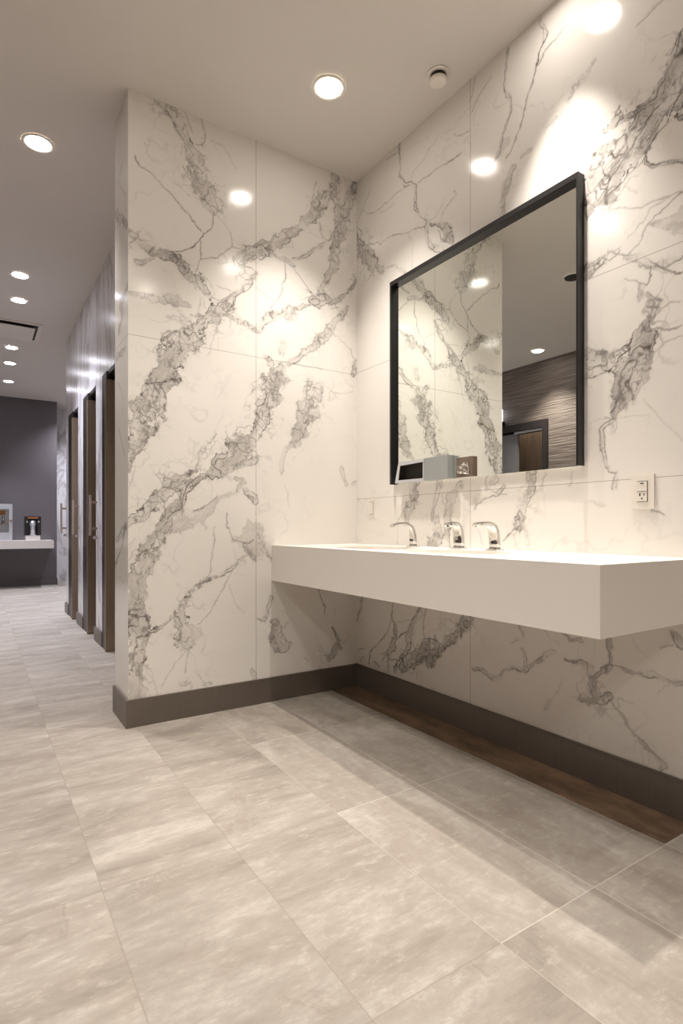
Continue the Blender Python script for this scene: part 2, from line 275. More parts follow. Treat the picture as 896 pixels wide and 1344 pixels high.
# ---------------------------------------------------------------- materials
class NT:
    def __init__(s, name):
        s.m = bpy.data.materials.new(name); s.m.use_nodes = True; s.t = s.m.node_tree
        s.b = s.t.nodes['Principled BSDF']
    def n(s, typ, **kw):
        nd = s.t.nodes.new(typ)
        for k, v in kw.items():
            if k.startswith('i_'):
                key = k[2:]; key = int(key) if key.isdigit() else key.replace('_', ' ')
                nd.inputs[key].default_value = v
            else: setattr(nd, k, v)
        return nd
    def l(s, a, b): s.t.links.new(a, b)
    def math(s, op, a, b=0.0, c=None):
        nd = s.t.nodes.new('ShaderNodeMath'); nd.operation = op
        for i, v in enumerate((a, b, c)):
            if v is None: continue
            if hasattr(v, 'is_output'): s.l(v, nd.inputs[i])
            else: nd.inputs[i].default_value = v
        return nd.outputs[0]
    def mix(s, f, a, b, blend='MIX'):
        nd = s.t.nodes.new('ShaderNodeMix'); nd.data_type = 'RGBA'; nd.blend_type = blend
        for i, v in ((0, f), (6, a), (7, b)):
            if hasattr(v, 'is_output'): s.l(v, nd.inputs[i])
            else: nd.inputs[i].default_value = (*v, 1) if isinstance(v, tuple) and len(v) == 3 else v
        return nd.outputs[2]
    def ramp(s, f, stops):
        nd = s.t.nodes.new('ShaderNodeValToRGB'); s.l(f, nd.inputs[0]); e = nd.color_ramp.elements
        while len(e) < len(stops): e.new(.5)
        for el, (p, c) in zip(e, stops): el.position = p; el.color = (*c, 1) if isinstance(c, tuple) else (c, c, c, 1)
        return nd.outputs[0]
    def noise(s, vec, scale, detail=4, rough=.5, dist=0):
        nd = s.n('ShaderNodeTexNoise', i_Scale=scale, i_Detail=detail, i_Roughness=rough, i_Distortion=dist); s.l(vec, nd.inputs['Vector']); return nd.outputs[0]
    def mapping(s, vec, scale=(1,1,1), rot=(0,0,0), loc=(0,0,0)):
        nd = s.n('ShaderNodeMapping'); s.l(vec, nd.inputs[0]); nd.inputs['Scale'].default_value = scale; nd.inputs['Rotation'].default_value = rot; nd.inputs['Location'].default_value = loc; return nd.outputs[0]
    def bump(s, h, strength, dist=.002):
        nd = s.n('ShaderNodeBump', i_Strength=strength, i_Distance=dist); s.l(h, nd.inputs['Height']); s.l(nd.outputs[0], s.b.inputs['Normal'])
    def set(s, col=None, rough=None, metal=None, spec=None, **k):
        for key, v in (('Base Color', col), ('Roughness', rough), ('Metallic', metal), ('Specular IOR Level', spec)):
            if v is None: continue
            if hasattr(v, 'is_output'): s.l(v, s.b.inputs[key])
            else: s.b.inputs[key].default_value = (*v, 1) if isinstance(v, tuple) else v
        return s
    def pos(s): return s.n('ShaderNodeNewGeometry').outputs['Position']
def simple(name, col, rough=.5, metal=0, spec=.5, var=.06, scale=30, bump=0):
    k = NT(name); p = k.pos(); nz = k.noise(p, scale, 3)
    c = k.mix(nz, tuple(x*(1-var) for x in col), tuple(min(1, x*(1+var)) for x in col))
    k.set(c, rough, metal, spec)
    if bump: k.bump(k.noise(p, scale*8, 2), bump)
    return k.m
def emit(name, col, st):
    k = NT(name); k.set((.8,.8,.8), .4)
    k.b.inputs['Emission Color'].default_value = (*col, 1); k.b.inputs['Emission Strength'].default_value = st
    return k.m

MARB = (.83, .805, .765)
def marble(name, axis, vseams, hseams):
    """polished porcelain slab; the 'vein' attribute carries the slab's printed pattern"""
    k = NT(name); p = k.pos()
    at = k.n('ShaderNodeAttribute', attribute_name='vein'); sp = k.n('ShaderNodeSeparateColor'); k.l(at.outputs['Color'], sp.inputs[0])
    line, fill, halo = sp.outputs[0], sp.outputs[1], sp.outputs[2]
    cloud = k.ramp(k.noise(p, 2.2, 5, .6, .6), [(.42, 0.), (.75, 1.)])
    c = k.mix(k.math('MULTIPLY', cloud, .10), MARB, (.56, .53, .50))
    c = k.mix(k.math('MULTIPLY', halo, .7), c, (.50, .475, .45))
    streak = k.ramp(k.noise(k.mapping(p, (1, 1, 1)), 26, 6, .65, 1.2), [(.3, (.25,.228,.21)), (.7, (.46,.43,.405))])
    c = k.mix(k.math('MULTIPLY', fill, .9), c, streak)
    c = k.mix(line, c, (.07, .056, .048))
    x = k.n('ShaderNodeSeparateXYZ'); k.l(p, x.inputs[0])
    seam = None
    for s in vseams:
        d = k.math('LESS_THAN', k.math('ABSOLUTE', k.math('SUBTRACT', x.outputs[axis], s)), .0016)
        seam = d if seam is None else k.math('MAXIMUM', seam, d)
    for s in hseams:
        d = k.math('LESS_THAN', k.math('ABSOLUTE', k.math('SUBTRACT', x.outputs[2], s)), .0013)
        seam = d if seam is None else k.math('MAXIMUM', seam, d)
    c = k.mix(k.math('MULTIPLY', seam, .6), c, (.22, .18, .14))
    k.set(c, .13, 0, .5)
    k.bump(k.noise(p, 3, 1), .02, .002)
    return k.m
def simple_marble(name, base, ang=0.5, sc=(1, 1, .35)):
    k = NT(name); p = k.pos(); q = k.mapping(p, sc, (ang, 0.2, 0))
    w = k.noise(q, 2.0, 9, .62, 1.0)
    v = k.ramp(k.math('ABSOLUTE', k.math('SUBTRACT', w, .5)), [(0, 1.), (.035, .12), (.1, 0.)])
    w2 = k.ramp(k.noise(q, 5, 6, .6, .4), [(.45, 0.), (.8, .2)])
    c = k.mix(w2, base, (.46, .43, .42)); c = k.mix(k.math('MULTIPLY', v, .55), c, (.2, .17, .16))
    k.set(c, .24, 0, .5); return k.m
def floor_mat():
    k = NT('stone_floor'); p = k.pos()
    x = k.n('ShaderNodeSeparateXYZ'); k.l(p, x.inputs[0])
    u = k.math('DIVIDE', k.math('ADD', x.outputs[0], .19 + 36.7), .367); v = k.math('DIVIDE', k.math('ADD', x.outputs[1], 1.216 + 70), .70)
    fu, fv = k.math('FRACT', u), k.math('FRACT', v)
    du = k.math('MULTIPLY', k.math('MINIMUM', fu, k.math('SUBTRACT', 1, fu)), .367)
    dv = k.math('MULTIPLY', k.math('MINIMUM', fv, k.math('SUBTRACT', 1, fv)), .70)
    grout = k.math('LESS_THAN', k.math('MINIMUM', du, dv), .0015)
    cell = k.n('ShaderNodeCombineXYZ'); k.l(k.math('FLOOR', u), cell.inputs[0]); k.l(k.math('FLOOR', v), cell.inputs[1])
    wn = k.n('ShaderNodeTexWhiteNoise'); k.l(cell.outputs[0], wn.inputs['Vector'])
    off = k.n('ShaderNodeVectorMath', operation='SCALE'); k.l(wn.outputs['Color'], off.inputs[0]); off.inputs['Scale'].default_value = 7
    q = k.n('ShaderNodeVectorMath', operation='ADD'); k.l(p, q.inputs[0]); k.l(off.outputs[0], q.inputs[1]); q = q.outputs[0]
    sx = k.noise(k.mapping(q, (1.0, 3.6, 1), (0, 0, .12)), 1.7, 12, .70, .25)
    sy = k.noise(k.mapping(q, (2.6, 1.1, 1), (0, 0, .35)), 1.7, 12, .70, .35)
    sel = k.math('GREATER_THAN', x.outputs[0], -.924)
    st = k.mix(sel, sx, sy)
    c = k.ramp(st, [(.34, (.225,.200,.176)), (.45, (.305,.272,.238)), (.55, (.355,.325,.292)), (.66, (.47,.438,.40))])
    # sparse weathered scars
    sc = k.noise(k.mapping(q, (2, 1, 1), (0, 0, .4)), 1.1, 13, .74, .5)
    scar = k.math('MULTIPLY', k.ramp(k.math('ABSOLUTE', k.math('SUBTRACT', sc, .5)), [(0, 1.), (.010, .35), (.03, 0.)]), k.ramp(k.noise(k.mapping(q, (1, 1, 1), (0, 0, 0), (5, 3, 0)), 2.6, 4, .6), [(.54, 0.), (.62, 1.)]))
    c = k.mix(k.math('MULTIPLY', scar, .55), c, (.22, .18, .145))
    mid = k.noise(k.mapping(q, (1, 2.2, 1)), 16, 9, .72, .2)
    c = k.mix(k.ramp(mid, [(.36, .34), (.52, 0.)]), c, (.25, .222, .196))
    c = k.mix(k.ramp(mid, [(.54, 0.), (.68, .35)]), c, (.58, .55, .51))
    fine = k.noise(p, 120, 5, .75)
    c = k.mix(k.ramp(fine, [(.32, .30), (.56, 0.)]), c, (.30, .262, .228))
    tone = k.math('MULTIPLY_ADD', wn.outputs['Value'], .10, .94)
    tc = k.n('ShaderNodeCombineXYZ')
    for i in range(3): k.l(tone, tc.inputs[i])
    c = k.mix(1.0, c, tc.outputs[0], 'MULTIPLY')
    g = k.math('MULTIPLY', grout, .6)
    c = k.mix(g, c, k.mix(sel, (.24,.205,.175), (.60,.56,.51)))
    k.set(c, k.ramp(st, [(.3, .50), (.7, .38)]), 0, .4)
    k.bump(k.mix(.25, st, fine), .22, .004)
    return k.m
def wood(name, a, b, rough=.4):
    k = NT(name); q = k.mapping(k.pos(), (14, 14, .6)); w = k.noise(q, 2.2, 6, .6, .8)
    k.set(k.mix(k.ramp(w, [(.3, 0.), (.7, 1.)]), a, b), rough); return k.m
def bronze(name, a, rough=.34, metal=.55):
    k = NT(name); q = k.mapping(k.pos(), (120, 120, 1.2)); w = k.noise(q, 1.5, 3)
    k.set(k.mix(w, tuple(x*.85 for x in a), tuple(x*1.15 for x in a)), rough, metal); return k.m

M = {}
M['floor'] = floor_mat()
k = NT('shaded_rust_stone'); p = k.pos(); w = k.noise(k.mapping(p, (2.5, 1, 1)), 4, 10, .68, .3)
k.set(k.ramp(w, [(.36, (.10,.066,.042)), (.5, (.165,.112,.075)), (.64, (.25,.165,.105))]), .5, 0, .35); k.bump(w, .2, .004); M['shaded_rust'] = k.m  # brown stone tone with the counter shadow included in the colour
M['ceiling'] = simple('ceiling_paint', (.70, .665, .63), .85, 0, .2, .02, 4)
M['base'] = bronze('bronze_baseboard', (.15, .125, .107), .38, .3)
M['counter'] = simple('solid_surface', (.79, .755, .71), .32, 0, .5, .015, 8)
M['basin'] = simple('basin_white', (.84, .80, .74), .15, 0, .5, .01, 8)
M['chrome'] = simple('chrome', (.60, .59, .575), .08, 1, .5, .02)
M['steel'] = bronze('brushed_steel', (.66, .68, .73), .3, .45)
M['black'] = simple('black_frame', (.010, .009, .010), .35, 0, .5, .1)
M['plastic'] = simple('white_plastic', (.80, .76, .70), .35, 0, .5, .02)
M['darkplastic'] = simple('dark_plastic', (.02, .018, .02), .2)
M['slot'] = simple('slot_dark', (.03, .025, .02), .7)
M['mirror'] = simple('mirror_silver', (.90, .93, .89), .0, 1, .5, .0)
M['bronze'] = bronze('bronze_door', (.30, .225, .165), .40, .35)
M['grip'] = bronze('handle_metal', (.50, .40, .34), .3, .5)
M['bronzedark'] = bronze('bronze_frame', (.035, .029, .028), .4, .3)
M['purple'] = simple('plum_wall', (.148, .132, .143), .6, 0, .4, .04, 3)
M['stone'] = simple_marble('corridor_marble', (.82, .81, .84), .3, (1, 1, .22))
M['shelf'] = simple('shelf_white', (.72, .67, .64), .4, 0, .5, .02)
M['greyblue'] = simple('grey_blue_panel', (.36, .38, .385), .3, .2, .5, .03)
M['packet'] = simple('brown_packet', (.16, .115, .085), .12, 0, .8, .25, 40)
M['clear'] = simple('film', (.5, .46, .42), .08, .6, .8, .3, 60)
M['greydoor'] = simple('grey_door', (.20, .195, .205), .5, 0, .4, .03)
M['wood'] = wood('door_wood', (.19, .125, .085), (.34, .245, .175))
M['orange'] = simple('amber_panel', (.42, .16, .05), .25)
M['plain'] = simple('plain_wall', (.48, .43, .39), .7, 0, .3, .03, 3)
k = NT('wave_paper'); p = k.pos(); w = k.noise(k.mapping(p, (1, 1.2, 26)), 2.0, 5, .55, .5)
k.set(k.mix(k.ramp(w, [(.35, 0.), (.65, 1.)]), (.125, .10, .088), (.235, .195, .17)), .5, 0, .4); k.bump(w, .7, .02); M['paper'] = k.m

# ---------------------------------------------------------------- slab pattern
rng = np.random.default_rng(11)
def vnoise(U, V, scale, seed):
    r = np.random.default_rng(seed); g = r.random((257, 257)).astype(np.float32)
    x = U/scale + 31.7; y = V/scale + 17.3
    xi = np.floor(x).astype(int); yi = np.floor(y).astype(int); fx = (x-xi).astype(np.float32); fy = (y-yi).astype(np.float32)
    fx = fx*fx*(3-2*fx); fy = fy*fy*(3-2*fy); xi %= 256; yi %= 256
    return (g[xi, yi]*(1-fx)+g[xi+1, yi]*fx)*(1-fy) + (g[xi, yi+1]*(1-fx)+g[xi+1, yi+1]*fx)*fy
def fbm(U, V, scale, seed, octv=4, gain=.5):
    s = 0; a = 1; t = 0
    for i in range(octv): s = s + a*vnoise(U, V, scale, seed+i*7); t += a; a *= gain; scale *= .5
    return s/t
def paint(us, vs, veins, seed=1, extra=0):
    U, V = np.meshgrid(us, vs, indexing='ij')
    WU = U + .034*(fbm(U, V, .075, seed, 5, .62)-.5) + .006*(fbm(U, V, .012, seed+91, 2)-.5)
    WV = V + .034*(fbm(U, V, .075, seed+40, 5, .62)-.5) + .006*(fbm(U, V, .012, seed+95, 2)-.5)
    n1 = fbm(U, V, .06, seed+3, 4, .6); n2 = fbm(U, V, .12, seed+5, 3); n3 = fbm(U, V, .028, seed+6, 3)
    def ridge(a, b, sc, sd, w, o=3, g=.55):
        r = (fbm(a, b, sc, sd, o, g)-.5)/w
        return np.exp(-r*r)
    cr = ridge(WU, WV*.8, .15, seed+7, .016, 4); cr2 = ridge(WU*1.3+WV*.5, WV-.4*WU, .10, seed+8, .015, 3)
    prox = np.zeros(U.shape, np.float32)
    lineM = np.zeros(U.shape, np.float32); fillM = lineM.copy(); haloM = lineM.copy()
    for num, ln in enumerate(veins.strip().split('\n')):
        q = ln.split(); st, fl = float(q[0]), float(q[1]); pts = np.array([[float(a) for a in s.split(',')] for s in q[2:]])
        band = pts[:, 2].max() > .0045
        mg = pts[:, 2].max()*2.2 + .06
        i0, i1 = np.searchsorted(us, (pts[:, 0].min()-mg, pts[:, 0].max()+mg)); j0, j1 = np.searchsorted(vs, (pts[:, 1].min()-mg, pts[:, 1].max()+mg))
        if i1 <= i0 or j1 <= j0: continue
        S = np.s_[i0:i1, j0:j1]; x, y = WU[S], WV[S]
        D = np.full(x.shape, 9., np.float32); Wd = np.zeros(x.shape, np.float32); SD = Wd.copy(); AL = Wd.copy(); acc = 0
        for a, b in zip(pts, pts[1:]):
            dx, dy = b[0]-a[0], b[1]-a[1]; L2 = dx*dx+dy*dy+1e-9; L = math.sqrt(L2)
            t = np.clip(((x-a[0])*dx+(y-a[1])*dy)/L2, 0, 1); d = np.hypot(x-a[0]-t*dx, y-a[1]-t*dy); w = a[2]+(b[2]-a[2])*t
            sd = ((x-a[0])*dy-(y-a[1])*dx)/L
            k_ = (d - w) < (D - Wd); D = np.where(k_, d, D); Wd = np.where(k_, w, Wd); SD = np.where(k_, sd, SD); AL = np.where(k_, acc+t*L, AL); acc += L
        a1, a2, a3 = n1[S], n2[S], n3[S]
        taper = np.clip(.2 + 1.5*a2, .25, 1.1)
        if not band:
            sg = .0016 + .0024*np.clip(a1*1.6-.3, 0, 1)
            lineM[S] = np.maximum(lineM[S], np.exp(-(D/sg)**2)*st*taper*.9)
            haloM[S] = np.maximum(haloM[S], np.exp(-(D/.010)**2)*st*.16*a2*2)
        else:
            W = Wd*np.clip(-.1+2.2*a1, .25, 1.8)
            side = np.where(SD > 0, 1., 0.)
            em = np.clip(3.2*fbm(AL+num, side*3., .09, seed+77, 3)-1.05, .0, 1)
            ed = np.exp(-((D-W)/(.0018+.0018*a3))**2)*em
            ins = np.clip((W-D)/.004+.5, 0, 1); near = np.exp(-np.clip(D-W, 0, 1)/(.010+.35*Wd))
            r = (fbm(AL*.42+num*3, SD, .020, seed+33, 3, .6)-.5)/.034; inner = np.exp(-r*r)
            dens = np.clip(2.2*a2-.45, .12, 1)
            net = np.maximum(inner*.7*dens, np.maximum(cr[S], cr2[S]*.8)*.75)*near**3*np.clip(Wd/.008, .2, 1)
            prox[S] = np.maximum(prox[S], np.exp(-np.clip(D-W, 0, 1)/.09)*st*(fl > .3))
            lineM[S] = np.maximum(lineM[S], np.maximum(ed*1.05, net*1.0*(.45+1.1*a3))*st)
            fillM[S] = np.maximum(fillM[S], ins*fl*np.clip(2.0*fbm(AL*.5+num, SD, .05, seed+35, 3)-.35, .10, 1.))
            haloM[S] = np.maximum(haloM[S], near*.20*st*a1*1.6*(fl > 0))
    c1 = ridge(WU, WV, .26, seed+51, .0075, 5, .5); c2 = ridge(WU*.9+.3*WV, WV-.2*WU, .20, seed+53, .009, 5, .5)
    lineM = np.maximum(lineM, np.maximum(c1, c2*.8)*prox**1.5*np.clip(2.6*fbm(U, V, .16, seed+55, 2)-.75, 0, .6))
    # faint hairline network over the whole slab
    hr = np.abs(fbm(WU, WV, .45, seed+21, 5, .55)-.5)/.006
    lineM = np.maximum(lineM, np.exp(-hr*hr)*.16*np.clip(3*(fbm(U, V, .5, seed+30, 2)-.45), 0, 1))
    if extra:
        h2 = np.abs(fbm(WU*1.3, WV*.7, .6, seed+61, 5, .6)-.5)/.012
        z = (U > extra); lineM = np.where(z, np.maximum(lineM, np.exp(-h2*h2)*.6), lineM); fillM = np.where(z, np.maximum(fillM, np.exp(-(h2/4)**2)*.35), fillM)
    return np.clip(lineM, 0, 1), np.clip(fillM, 0, 1), np.clip(haloM, 0, 1)
def slab_object(name, grids, boxes, mat):
    """grids: (us, vs, masks, to_xyz, flip); all in one mesh with plain box bodies behind the pattern face"""
    VV, FF, CC = [], [], []; base = 0
    for us, vs, masks, fn, flip in grids:
        U, Vv = np.meshgrid(us, vs, indexing='ij'); nu, nv = U.shape
        VV.append(np.stack(fn(U, Vv), -1).reshape(-1, 3)); CC.append(np.stack([*masks, np.ones(U.shape)], -1).reshape(-1, 4))
        idx = np.arange(nu*nv).reshape(nu, nv) + base
        q = np.stack([idx[:-1, :-1], idx[1:, :-1], idx[1:, 1:], idx[:-1, 1:]], -1).reshape(-1, 4)
        FF.append(q[:, ::-1] if flip else q); base += nu*nv
    for (x0, x1, y0, y1, z0, z1) in boxes:
        VV.append(np.array([(x0,y0,z0),(x1,y0,z0),(x1,y1,z0),(x0,y1,z0),(x0,y0,z1),(x1,y0,z1),(x1,y1,z1),(x0,y1,z1)])); CC.append(np.zeros((8, 4)))
        FF.append(np.array([(0,3,2,1),(4,5,6,7),(0,1,5,4),(1,2,6,5),(2,3,7,6),(3,0,4,7)])+base); base += 8
    VV = np.concatenate(VV).astype(np.float32); FF = np.concatenate(FF).astype(np.int32); CC = np.concatenate(CC).astype(np.float32)
    me = bpy.data.meshes.new(name); me.vertices.add(len(VV)); me.vertices.foreach_set('co', VV.ravel())
    me.loops.add(FF.size); me.loops.foreach_set('vertex_index', FF.ravel())
    me.polygons.add(len(FF)); me.polygons.foreach_set('loop_start', np.arange(0, FF.size, 4, dtype=np.int32))
    me.update(calc_edges=True)
    at = me.attributes.new('vein', 'FLOAT_COLOR', 'POINT'); at.data.foreach_set('color', CC.ravel())
    me.materials.append(mat); o = bpy.data.objects.new(name, me); C.objects.link(o); return o

# ---------------------------------------------------------------- the room
WL = 1.33
usL = np.linspace(-WL, 0, 420); vsL = np.linspace(0, H, 960)
usS = np.linspace(0, .30, 70)
M['marbleL'] = marble('slab_left', 0, [-.665], [1.885]); M['marbleR'] = marble('slab_right', 1, [-.934, -2.15], [1.13, 1.897])
o = slab_object('wall_left', [
    (usL, vsL, paint(usL, vsL, VEINS_L, 1), lambda U, V: (U, 0*U, V), False),
    (usS, vsL, paint(usS, vsL, VEINS_S, 5), lambda U, V: (0*U-WL, U, V), True)],
    [(-WL+.001, 0, .001, .30, 0, H)], M['marbleL'])
struct(o, 'tall white marble clad partition with grey veins left of the vanity corner', 'wall')
usR = np.concatenate([np.linspace(0, 1.95, 640), np.linspace(1.96, 3.2, 120)])
o = slab_object('wall_right', [(usR, vsL, paint(usR, vsL, VEINS_R, 3, 1.97), lambda U, V: (0*U, -U, V), False)],
    [(.001, .15, -3.2, .30, 0, H)], M['marbleR'])
struct(o, 'white grey-veined marble wall behind the mirror and floating counter', 'wall')

struct(box('floor', -4.6, 2.4, -7.6, 8.5, -.06, 0, M['floor']), 'beige grey stone tile floor', 'floor')
struct(box('shaded_trim_1', -.19, -.012, -1.912, -.012, 0, .0012, M['shaded_rust']), 'rusty brown stone border strip with the counter shadow in its colour', 'floor border')  # strip colour also stands for the doubled shadow below the counter
struct(box('ceiling', -4.6, 2.4, -7.6, 8.5, H, H+.08, M['ceiling']), 'smooth beige painted ceiling with recessed lights', 'ceiling')
# stall wall (marble clad, three door openings)
XS = -1.085; TOP = 2.17; OP = [(1.35, 2.0, 1.82), (2.33, 2.95, 2.66), (3.33, 3.95, 3.62)]; YE = 4.22
bm = bmesh.new()
for y0, y1 in ((.301, 1.35), (2.0, 2.33), (2.95, 3.33), (3.95, YE)): bx(bm, XS, XS+.1, y0, y1, 0, TOP)
bx(bm, XS, XS+.1, .301, YE, TOP, H)
struct(obj('wall_corridor', bm, M['stone']), 'pale veined marble wall with three dark stall openings along the corridor', 'wall')
struct(box('wall_stall_end', XS+.1, 1.2, YE-.1, YE, 0, H, M['stone']), 'end wall of the stall block', 'wall')
struct(box('wall_stall_back', .1, .2, .301, YE-.1, 0, H, M['plain']), 'back wall inside the stalls', 'wall')
struct(box('wall_back', -4.05, -.81, 7.65, 7.8, 0, H, M['purple']), 'dark plum painted wall at the far end of the corridor behind the shelf', 'wall')
struct(box('wall_far', -1.2, 1.2, 8.3, 8.4, 0, H, M['stone']), 'narrow pale marble wall seen right of the dark plum wall', 'wall')
struct(box('wall_far_side', 1.2, 1.3, 4.2, 8.4, 0, H, M['plain']), 'plain side wall beyond the stalls', 'wall')
struct(box('wall_front', -4.05, 2.4, -7.6, -7.5, 0, H, M['plain']), 'plain wall behind the viewer', 'wall')
struct(box('wall_front_side', 2.3, 2.4, -7.5, -3.3, 0, H, M['plain']), 'plain side wall behind the viewer', 'wall')
struct(box('wall_front_return', .15, 2.3, -3.3, -3.2, 0, H, M['plain']), 'plain return wall at the end of the mirror wall', 'wall')
# opposite wall with doorway, seen in the mirror
DY0, DY1, DT = 1.69, 3.0, 2.22
bm = bmesh.new()
bx(bm, -4.15, -4.05, -7.5, DY0, 0, H); bx(bm, -4.15, -4.05, DY1, 7.8, 0, H); bx(bm, -4.15, -4.05, DY0, DY1, DT, H)
struct(obj('wall_opposite', bm, M['paper']), 'brown wave-textured wallpaper wall seen in the mirror', 'wall')
d = thing('door_4', 'dark framed doorway with grey door leaf and wood panel seen in the mirror', 'door', (-4.1, DY0, 0), kind='structure')
bm = bmesh.new()
bx(bm, -4.06, -4.02, DY0-.075, DY0, 0, DT+.09); bx(bm, -4.06, -4.02, DY1, DY1+.075, 0, DT+.09); bx(bm, -4.06, -4.02, DY0, DY1, DT, DT+.09)
bx(bm, -4.3, -4.06, DY0-.02, DY0, 0, DT); bx(bm, -4.3, -4.06, DY0, DY1, DT, DT+.02)
obj('door_frame', bm, M['bronzedark'], d, .003)
box('door_leaf', -4.12, -4.085, 2.12, DY1, .01, DT-.02, M['greydoor'], d, .003)
box('wood_panel', -4.45, -4.40, 1.4, 3.1, 0, DT+.1, M['wood'], d)
box('door_track', -4.08, -4.055, DY0, 2.15, DT-.03, DT-.005, M['steel'], d, .002)
# baseboards
bb = lambda n, x0, x1, y0, y1, z1, m='base': box(n, x0, x1, y0, y1, 0, z1, M[m], None, .0015)
bm = bmesh.new(); bx(bm, -WL-.012, -.012, -.012, 0, 0, .133); bx(bm, -WL-.012, -WL, 0, .30, 0, .133)
struct(obj('baseboard_left', bm, M['base'], None, .0015), 'bronze baseboard wrapping the marble partition', 'baseboard')
struct(bb('baseboard_right', -.012, 0, -3.2, 0, .133), 'dark bronze baseboard under the floating counter', 'baseboard')
bm = bmesh.new()
for y0, y1 in ((.312, 1.35), (2.0, 2.34), (2.95, 3.34), (3.95, YE)): bx(bm, XS-.015, XS, y0, y1, 0, .115)
struct(obj('baseboard_corridor', bm, M['base'], None, .0015), 'grey baseboard pieces between the stall openings', 'baseboard')
struct(box('baseboard_back', -4.04, -.80, 7.635, 7.65, 0, .11, M['purple'], None, .002), 'plum baseboard at the end of the corridor', 'baseboard')
# stall doors
for i, (y0, y1, yj) in enumerate(OP):
    d = thing('door_%d' % (i+1), ['bronze stall doorway nearest the marble partition', 'middle bronze stall doorway in the corridor wall', 'farthest bronze stall doorway in the corridor wall'][i], 'door', (XS, yj, 0), kind='structure')
    bm = bmesh.new(); bx(bm, XS-.010, XS+.11, yj+.002, y1, .0, TOP); bx(bm, XS+.002, XS+.11, y0, yj, TOP-.03, TOP); bx(bm, XS+.002, XS+.11, y0, y0+.02, 0, TOP-.03)
    obj('door_frame', bm, M['bronzedark'], d, .002)
    obj_ = box('door_leaf', XS-.022, XS+.62, yj-.03, yj, .004, TOP-.07, M['bronze'], d, .002)
    yh = (2.29, 3.29, 4.19)[i]
    t = thing('door_handle', ['bronze vertical pull handle on the marble panel nearest the partition', 'bronze vertical pull handle on the middle marble panel of the corridor', 'bronze vertical pull handle on the farthest marble panel of the corridor'][i], 'handle', (XS, yh, 1.06), 'pull handles on the corridor stalls')
    bm = bmesh.new(); bx(bm, XS-.062, XS-.045, yh-.02, yh+.012, .89, 1.23); obj('grip', bm, M['grip'], t, .003)
    for z in (.95, 1.17): box('standoff', XS-.048, XS, yh-.010, yh+.006, z-.01, z+.01, M['bronze'], t, .002)
    box('latch', XS-.03, XS, yh-.016, yh+.01, .86, .885, M['chrome'], t, .002)

# ---------------------------------------------------------------- vanity counter
CX0, CY1, CZ0, CZ1 = -.57, -1.94, .666, .861
t = thing('vanity_counter', 'long white floating vanity counter with two inset sinks on the marble wall', 'counter', (CX0, CY1, CZ0))
bm = bmesh.new(); bx(bm, CX0, -.001, CY1, -.001, CZ0, CZ1)
slab = obj('countertop', bm, M['counter'], t, .002)
SINKS = [(-.315, -.64, .165, .235), (-.315, -1.15, .165, .235)]
bm = bmesh.new(); N = 56
def rr(cx, cy, a, b, ex, z, n=N):
    out = []
    for i in range(n):
        th = 2*PI*i/n; c, s = math.cos(th), math.sin(th)
        out.append((cx+a*math.copysign(abs(c)**(2/ex), c), cy+b*math.copysign(abs(s)**(2/ex), s), z))
    return out
for cx, cy, a, b in SINKS:
    r0 = [bm.verts.new(p) for p in rr(cx, cy, a, b, 2.6, CZ0+.03)]; r1 = [bm.verts.new(p) for p in rr(cx, cy, a, b, 2.6, CZ1+.05)]
    for i in range(N): bm.faces.new((r0[i], r0[(i+1)%N], r1[(i+1)%N], r1[i]))
    bm.faces.new(r0[::-1]); bm.faces.new(r1)
cut = obj('cutter', bm, M['counter'])
md = slab.modifiers.new('b', 'BOOLEAN'); md.object = cut; md.operation = 'DIFFERENCE'; md.solver = 'EXACT'
bpy.context.view_layer.update(); dg = bpy.context.evaluated_depsgraph_get()
nm = bpy.data.meshes.new_from_object(slab.evaluated_get(dg)); slab.modifiers.clear(); slab.data = nm
bpy.data.objects.remove(cut, do_unlink=True)
for cx, cy, a, b in SINKS:
    bm = bmesh.new(); rings = []
    for f, z in ((1.0, CZ1-.012), (.995, CZ1-.04), (.95, CZ1-.10), (.80, CZ1-.135), (.45, CZ1-.147), (.10, CZ1-.152)):
        rings.append([bm.verts.new(p) for p in rr(cx, cy, (a-.0015)*f, (b-.0015)*f, 2.6, z)])
    for p, q in zip(rings, rings[1:]):
        for i in range(N): bm.faces.new((p[i], p[(i+1)%N], q[(i+1)%N], q[i])).smooth = True
    bm.faces.new(rings[-1])
    s = obj('sink_basin', bm, M['basin'], t)
    bm = bmesh.new(); lathe(bm, [(.024, CZ1-.1515), (.024, CZ1-.147), (.018, CZ1-.146)], cx, cy, 24)
    dr = obj('drain', bm, M['chrome']); dr.parent = s; dr.matrix_parent_inverse = Matrix.Identity(4)
    dr['label'] = 'round chrome drain'

